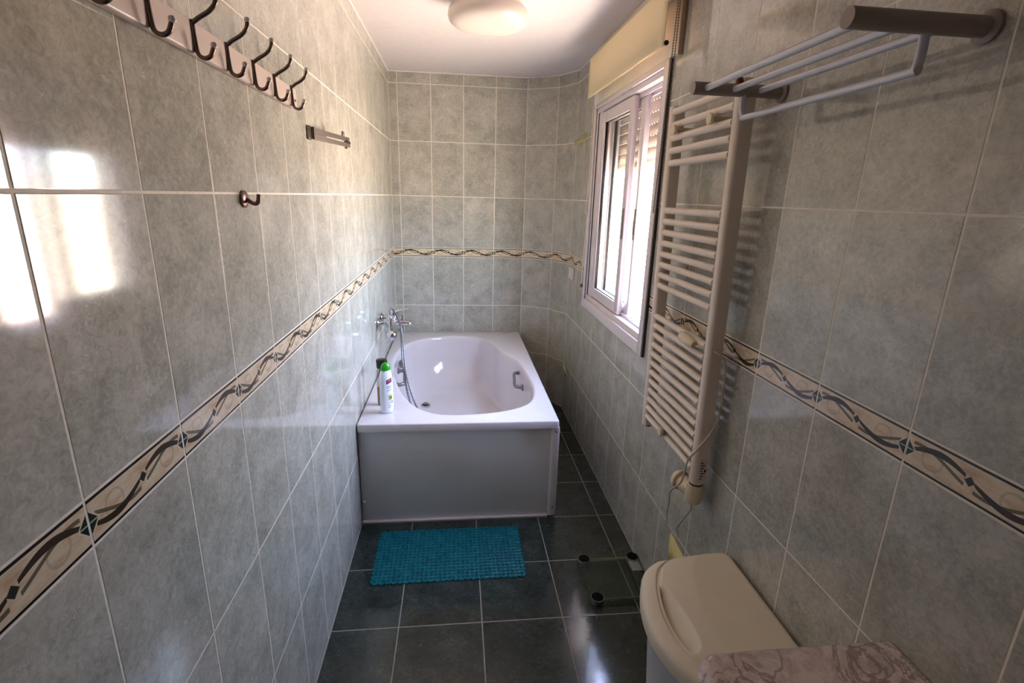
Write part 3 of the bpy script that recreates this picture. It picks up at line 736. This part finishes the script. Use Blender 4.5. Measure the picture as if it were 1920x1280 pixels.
# ------------------------------------------------------------------ towel shelf above the radiator end
ts = thing('towel_shelf', 'wall-mounted towel shelf of grey tubes right of the radiator top', 'towel shelf', (W, -2.85, 1.993))
M_SE = M_SHELFEND
for yy in (0.0, -0.56):
    obj('bracket', MB().tube([(-0.256, yy, 0), (-0.004, yy, 0)], 0.0165, 16), M_SE, ts)
    obj('wall_plate', MB().lathe([(0.026, 0), (0.026, 0.005), (0.018, 0.009)], 20, Matrix.Translation((-0.0025, yy, 0)) @ Matrix.Rotation(-PI/2, 4, 'Y')), M_SE, ts)
for x in (-0.222, -0.145, -0.072): obj('shelf_rod', MB().tube([(x, -0.012, 0), (x, -0.55, 0)], 0.0082, 12), M_SHELFROD, ts)
obj('hanging_rail', MB().tube(smoothpath([(-0.112, -0.002, -0.012), (-0.112, -0.003, -0.045), (-0.110, -0.010, -0.062), (-0.110, -0.032, -0.069), (-0.110, -0.28, -0.069), (-0.110, -0.53, -0.069), (-0.110, -0.553, -0.062), (-0.112, -0.558, -0.012)], 5), 0.0082, 12), M_SHELFROD, ts)
obj('bolt', MB().lathe([(0.011, 0), (0.011, 0.009), (0.0085, 0.011), (0.0085, 0.015), (0.001, 0.016)], 14, Matrix.Translation((-0.128, 0.0, 0.0155))), mat('brown_bolt', (120, 70, 40), 0.35, 0.6), ts)

# ------------------------------------------------------------------ left wall fittings
cr_ = thing('coat_rack', 'white wall rack with a row of double chrome hooks, high on the left wall', 'coat rack', (0.0, -2.50, 1.973))
rb = MB().box((0.0026, -1.05, -0.028), (0.019, 0.0, 0.030), 0.005)
obj('board', rb, mat('rack_board', (214, 196, 186), 0.35), cr_)
hk = MB().tube(smoothpath([(0.020, 0, 0.024), (0.034, 0, 0.034), (0.052, 0, 0.045), (0.064, 0, 0.058), (0.068, 0, 0.072)], 5), 0.0042, 10)
hk.tube(smoothpath([(0.020, 0, 0.024), (0.021, 0, 0.0), (0.024, 0, -0.026), (0.034, 0, -0.034), (0.046, 0, -0.030), (0.053, 0, -0.016)], 5), 0.0042, 10)
hk.box((0.0185, -0.006, 0.012), (0.0215, 0.006, 0.030), 0.001)
hkm = hk.mesh('hook', M_DSTEEL)
tpm = MB().lathe([(0.001, -0.006), (0.005, -0.004), (0.0062, 0.0), (0.005, 0.004), (0.001, 0.006)], 12).mesh('hook_tip', mat('bright_tip', (225, 220, 216), 0.3, 0.3))
for i in range(8):
    h_ = obj('hook', hkm, None, cr_, (0, -0.056-0.148*i, 0))
    obj('hook_tip', tpm, None, h_, (0.068, 0, 0.075)); obj('hook_tip', tpm, None, h_, (0.0545, 0, -0.011))
obj('screw', MB().lathe([(0.004, 0), (0.0035, 0.002), (0.0005, 0.0025)], 10, Matrix.Translation((0.019, -0.022, -0.006)) @ Matrix.Rotation(PI/2, 4, 'Y')), M_DARK, cr_)

sw = thing('swivel_towel_holder', 'small steel double-arm swivel towel holder on the left wall', 'towel holder', (0.0, -2.33, 1.895), 0)
obj('wall_plate', MB().box((0.0026, -0.022, -0.022), (0.010, 0.006, 0.024), 0.002), M_STEEL, sw)
obj('pivot', MB().tube([(0.018, -0.004, -0.018), (0.018, -0.004, 0.020)], 0.006, 12), M_DSTEEL, sw)
for k_, (dz, ln_, az) in enumerate(((0.010, 0.30, 0.205), (-0.012, 0.30, 0.215))):
    ar = MB(); d_ = Vector((math.sin(az), math.cos(az), 0)); n_ = Vector((d_.y, -d_.x, 0)); p0 = Vector((0.018, -0.002, dz))
    for q0, q1 in ((0.0, 0.02), (0.02, ln_-0.035), (ln_-0.035, ln_)):
        pass
    vs = []
    for s_ in (0, ln_):
        for a_, b_ in ((-0.0035, -0.0075), (0.0035, -0.0075), (0.0035, 0.0075), (-0.0035, 0.0075)):
            v = p0+d_*s_+n_*a_; vs.append((v.x, v.y, v.z+b_))
    ar.add(vs, [(0, 1, 2, 3), (4, 5, 6, 7), (0, 1, 5, 4), (1, 2, 6, 5), (2, 3, 7, 6), (3, 0, 4, 7)])
    obj('arm', ar, M_STEEL, sw)
e0 = Vector((0.018, -0.002, 0)) + Vector((math.sin(0.21), math.cos(0.21), 0))*0.27
obj('end_knob', MB().tube([(e0.x, e0.y, -0.026), (e0.x, e0.y, 0.010)], 0.005, 12).tube([(e0.x, e0.y, -0.002), (e0.x+0.004, e0.y+0.035, -0.002)], 0.008, 10), M_DSTEEL, sw)
obj('end_stub', MB().box((e0.x-0.010, e0.y-0.028, 0.017), (e0.x-0.003, e0.y-0.004, 0.036), 0.002), M_STEEL, sw)
rh = thing('robe_hook', 'small dark single hook on the left wall below the coat rack', 'hook', (0.0, -2.952, 1.68))
obj('plate', MB().lathe([(0.020, 0.0026), (0.020, 0.006), (0.014, 0.009)], 20, Matrix.Rotation(PI/2, 4, 'Y')), mat('brown_steel', (130, 100, 92), 0.3, 0.8), rh)
obj('peg', MB().tube(smoothpath([(0.008, 0, 0.0), (0.024, 0, -0.010), (0.034, 0, -0.006), (0.038, 0, 0.012)], 5), 0.005, 10), mat('brown_steel_peg', (120, 90, 84), 0.3, 0.8), rh)

# ------------------------------------------------------------------ ceiling lamp
lp = thing('ceiling_lamp', 'round opal glass ceiling lamp with cream base, switched off', 'lamp', (0.655, -1.62, H))
obj('base', MB().lathe([(0.155, 0.0), (0.155, -0.012), (0.135, -0.03), (0.10, -0.05)], 48), mat('cream_base', (226, 208, 180), 0.4), lp)
obj('shade', MB().lathe([(0.10, -0.045), (0.135, -0.046), (0.163, -0.054), (0.180, -0.072), (0.185, -0.094), (0.178, -0.116), (0.158, -0.132), (0.130, -0.140), (0.08, -0.143), (0.001, -0.144)], 64), M_ROUND, lp)
obj('side_clip', MB().box((-0.205, -0.05, -0.030), (-0.150, -0.02, -0.004), 0.004), M_DSTEEL, lp)

# ------------------------------------------------------------------ bath mat
bmx_, bmy_ = 0.70, 0.365
mt_ = MB(); nx_, ny_ = 33, 17; cx = bmx_/nx_; cy = bmy_/ny_
for i in range(nx_):
    for j in range(ny_):
        xc = -bmx_/2+(i+0.5)*cx; yc = -bmy_/2+(j+0.5)*cy
        rot = 0.6*math.sin(i*1.7+j*2.9); hx, hy = 0.0058, 0.0022
        ob = [(-cx/2, -cy/2), (0, -cy/2), (cx/2, -cy/2), (cx/2, 0), (cx/2, cy/2), (0, cy/2), (-cx/2, cy/2), (-cx/2, 0)]
        inn = []
        for (a, b) in ob:
            an = math.atan2(b, a); u = hx*math.cos(an); v = hy*math.sin(an)
            inn.append((u*math.cos(rot)-v*math.sin(rot), u*math.sin(rot)+v*math.cos(rot)))
        vs = [(xc+a, yc+b, 0.004) for a, b in ob] + [(xc+a*0.55, yc+b*0.55, 0.0062) for a, b in ob] + [(xc+a, yc+b, 0.0045) for a, b in inn] + [(xc+a, yc+b, 0.001) for a, b in inn]
        mt_.add(vs, [(r*8+k_, r*8+(k_+1) % 8, (r+1)*8+(k_+1) % 8, (r+1)*8+k_) for r in range(3) for k_ in range(8)], True)
# scalloped edge
def scal(p0, p1, nsc, out):
    p0, p1, out = Vector(p0), Vector(p1), Vector(out)
    for k_ in range(nsc):
        a = p0+(p1-p0)*k_/nsc; b = p0+(p1-p0)*(k_+1)/nsc; mseg = 6; vs = []
        for q in range(mseg+1):
            t = q/mseg; base = a+(b-a)*t; o_ = base+out*0.010*math.sin(PI*t)**0.6 if 0 < q < mseg else base
            vs += [(base.x, base.y, 0.004), (o_.x, o_.y, 0.0035), (o_.x, o_.y, 0.001)]
        mt_.add(vs, [(3*q+r, 3*q+3+r, 3*q+4+r, 3*q+1+r) for q in range(mseg) for r in range(2)], True)
hx_, hy_ = bmx_/2, bmy_/2
scal((-hx_, -hy_), (hx_, -hy_), 25, (0, -1)); scal((-hx_, hy_), (hx_, hy_), 25, (0, 1))
scal((-hx_, -hy_), (-hx_, hy_), 13, (-1, 0)); scal((hx_, -hy_), (hx_, hy_), 13, (1, 0))
mo = obj('bath_mat', mt_, M_PVC, None, (0.470, -2.122, 0.0005)); mo.rotation_euler = (0, 0, 0.008)
tag(mo, 'translucent turquoise bath mat with scalloped edge on the floor before the bathtub', 'bath mat')

# ------------------------------------------------------------------ glass bathroom scale
bs_ = thing('bathroom_scale', 'square clear glass bathroom scale with black corner pads beside the hamper', 'scale', (1.232, -2.362, 0))
gp = rrect(-0.148, 0.148, -0.150, 0.152, 0.022)
g_ = MB(); n = len(gp); vs = [(p.x, p.y, 0.022) for p in gp] + [(p.x, p.y, 0.028) for p in gp]
g_.add(vs, [tuple(range(n)), tuple(range(n, 2*n))] + [(k_, (k_+1) % n, n+(k_+1) % n, n+k_) for k_ in range(n)])
obj('glass_plate', g_, M_SGLASS, bs_)
for sx_ in (-0.116, 0.124):
    for sy_ in (-0.128, 0.118):
        f_ = obj('foot', MB().lathe([(0.024, 0.0), (0.026, 0.004), (0.028, 0.020), (0.0295, 0.0300), (0.0285, 0.0318), (0.022, 0.0315)], 28, Matrix.Translation((sx_, sy_, 0))), M_CHROME, bs_)
        obj('pad', MB().lathe([(0.0275, 0.030), (0.0272, 0.0326), (0.022, 0.0340), (0.001, 0.0343)], 28, Matrix.Translation((sx_, sy_, 0))), M_PAD, f_)
for sy_ in (-0.128, 0.118): obj('cross_rod', MB().tube([(-0.090, sy_, 0.017), (0.096, sy_, 0.017)], 0.0042, 8), M_STEEL, bs_)
obj('battery_rail', MB().box((0.094, -0.118, 0.006), (0.146, 0.108, 0.0215), 0.002), M_DARK, bs_)
obj('display_housing', MB().box((0.096, 0.030, 0.010), (0.148, 0.100, 0.0222), 0.002), mat('silver_plastic', (168, 166, 166), 0.4, 0.0), bs_)
obj('rail_edge', MB().box((0.0915, -0.118, 0.010), (0.0945, 0.108, 0.0224)), M_STEEL, bs_)
obj('display', MB().box((0.102, -0.03, 0.010), (0.146, 0.026, 0.0219), 0.001), mat('brown_window', (60, 44, 38), 0.2), bs_)

# ------------------------------------------------------------------ laundry hamper
hp = thing('laundry_hamper', 'pale laundry hamper with ivory bowed lid in the right corner by the marble top', 'hamper', (1.20, -3.215, 0))
YF, YNr = -2.955, -3.475; yc = (YF+YNr)/2; hl = (YF-YNr)/2
def xf(y, ins=0.0):     # bowed front edge
    t = min(1, abs(y-yc)/(hl-ins)); a_ = 0.125 if y < yc else 0.085
    return 1.024+ins + a_*t*t + (0.075*(1-(1-max(0, (t-0.72)/0.28)**2.2)**(1/2.2)) if t < 1 else 0.075)
def xb(y, ins=0.0):
    t = min(1, abs(y-yc)/(hl-ins)); return 1.381-ins - 0.035*(1-(1-max(0, (t-0.85)/0.15)**2.2)**(1/2.2)) if t < 1 else 1.346-ins
G = 130
OFF = [0.0, 0.001, 0.0025, 0.005, 0.008, 0.012, 0.017, 0.022, 0.030, 0.038, 0.043, 0.0445, 0.0455, 0.0465, 0.048, 0.050, 0.052, 0.054, 0.0555, 0.0562, 0.0575, 0.059, 0.061] + [0.061+0.0025*i for i in range(1, 34)]
NO = len(OFF); lidv = []; lidf = []
def hgt(x, y):
    # signed distances
    dfr = x-xf(y); db = xb(y)-x; dy = min(YF-y, y-YNr)
    d = min(dfr*0.95, db, dy)
    h = 0.600+0.018*min(1, max(0, dfr)/0.16)
    edge = 0.022
    if d < edge: h -= 0.020*(1-math.sqrt(max(0, 1-(1-max(d, 0)/edge)**2)))
    # groove between front band and top plate, parallel to the front curve
    gx = xf(y)+0.052
    q = (x-gx)
    h -= 0.006*math.exp(-(q/0.0065)**6)
    if q > 0: h += 0.003*min(1, q/0.012)
    # scooped grip
    yy = (y-(yc+0.02))/0.118
    if abs(yy) < 1:
        wd = 0.062*math.sqrt(1-yy*yy)*(0.8-0.25*yy)
        s_ = (x-gx-0.004)/wd if wd > 1e-4 else 9
        if 0 <= s_ <= 1: h -= 0.036*(1-s_)**0.9*min(1, (1-abs(yy))*5)
    return h
for j in range(G+1):
    a_ = PI*j/G; y = yc + hl*math.cos(a_)*0.9999
    for i in range(G+1):
        x = xf(y)+(OFF[i] if i < NO else OFF[NO-1]+(xb(y)-xf(y)-OFF[NO-1])*(1-(1-(i-NO+1)/(G-NO+1))**1.6)); lidv.append((x-1.20, y+3.215, hgt(x, y)))
lidf = [(j*(G+1)+i, j*(G+1)+i+1, (j+1)*(G+1)+i+1, (j+1)*(G+1)+i) for j in range(G) for i in range(G)]
per = [i for i in range(G+1)] + [j*(G+1)+G for j in range(1, G+1)] + [G*(G+1)+i for i in range(G-1, -1, -1)] + [j*(G+1) for j in range(G-1, 0, -1)]
ld = MB(); lv_ = list(lidv); np_ = len(per)
for dz, k_ in ((-0.012, 1.004), (-0.034, 1.004), (-0.036, 0.985)):
    for pi_ in per:
        x, y, z = lidv[pi_]; lv_.append((x*k_, y*k_, 0.578+dz+0.012))
base = len(lidv)
fs = list(lidf) + [(per[k_], per[(k_+1) % np_], base+(k_+1) % np_, base+k_) for k_ in range(np_)]
for r in range(2): fs += [(base+r*np_+k_, base+r*np_+(k_+1) % np_, base+(r+1)*np_+(k_+1) % np_, base+(r+1)*np_+k_) for k_ in range(np_)]
ld.add(lv_, fs, True)
obj('lid', ld, M_LID, hp)
bd = MB(); body_r = []; LV = [(0.0, 0.80), (0.012, 0.83), (0.30, 0.885), (0.548, 0.935), (0.556, 0.955), (0.570, 0.955)]
for z, k_ in LV:
    for pi_ in per[::2]:
        x, y, _ = lidv[pi_]; bd.v.append((0.0+(x)*k_ + (1-k_)*0.20, y*k_, z))
nb = len(per[::2])
for r in range(len(LV)-1):
    for k_ in range(nb): bd.f.append((r*nb+k_, r*nb+(k_+1) % nb, (r+1)*nb+(k_+1) % nb, (r+1)*nb+k_)); bd.sm.append(True)
bd.f.append(tuple(range(nb))); bd.sm.append(False)
obj('body', bd, M_BIN, hp)

# ------------------------------------------------------------------ marble top on its cabinet
mtop = MB(); outl = []
x0m, ym = 0.972, -3.525
outl = [Vector((W-0.003, ym)), Vector((1.06, ym))] + [Vector((1.012-0.04*math.sin(a)+0.0, ym-0.04+0.04*math.cos(a))) for a in [0, 0.4, 0.8, 1.2, 1.57]] + [Vector((x0m, -3.70)), Vector((x0m, -4.60)), Vector((W-0.003, -4.60))]
n = len(outl); cenm = Vector((1.25, -4.0)); prof = [(-0.012, 0.805), (0.0, 0.812), (0.004, 0.822), (-0.002, 0.830), (0.002, 0.838), (-0.001, 0.846), (-0.008, 0.85)]
vs = []
for off, z in prof:
    for p in outl:
        v = Vector(p)
        if p.x < W-0.01 or True:
            dx = -1 if p.x < 1.02 else 0; dy = 1 if p.y > -3.57 else 0
            v = Vector((p.x+dx*off*(1 if p.x < W-0.01 else 0), p.y+dy*off))
        vs.append((v.x-1.18, v.y+4.06, z))
mtop.add(vs, [(r*n+k_, r*n+(k_+1) % n, (r+1)*n+(k_+1) % n, (r+1)*n+k_) for r in range(len(prof)-1) for k_ in range(n)], True)
mtop.add(vs, [tuple(range(n)), tuple((len(prof)-1)*n+k_ for k_ in range(n))])
mo_ = obj('marble_top', mtop, M_MARBLE, None, (1.18, -4.06, 0)); tag(mo_, 'veined pinkish marble countertop corner at the lower right', 'countertop')
vc = thing('vanity_cabinet', 'white cabinet carrying the veined marble countertop', 'cabinet', (1.20, -4.07, 0))
obj('carcass', MB().box((-0.17, -0.51, 0.0), (0.184, 0.52, 0.805), 0.002), M_WHITE, vc)
for yy in (-0.50, 0.012):
    d_ = obj('door', MB().box((-0.190, yy, 0.06), (-0.171, yy+0.488, 0.79), 0.003), M_WHITE, vc)
    obj('handle', MB().tube([(-0.205, yy+0.244-0.05, 0.70), (-0.205, yy+0.244+0.05, 0.70)], 0.005, 10).tube([(-0.188, yy+0.204, 0.70), (-0.206, yy+0.204, 0.70)], 0.004, 8).tube([(-0.188, yy+0.284, 0.70), (-0.206, yy+0.284, 0.70)], 0.004, 8), M_CHROME, d_)
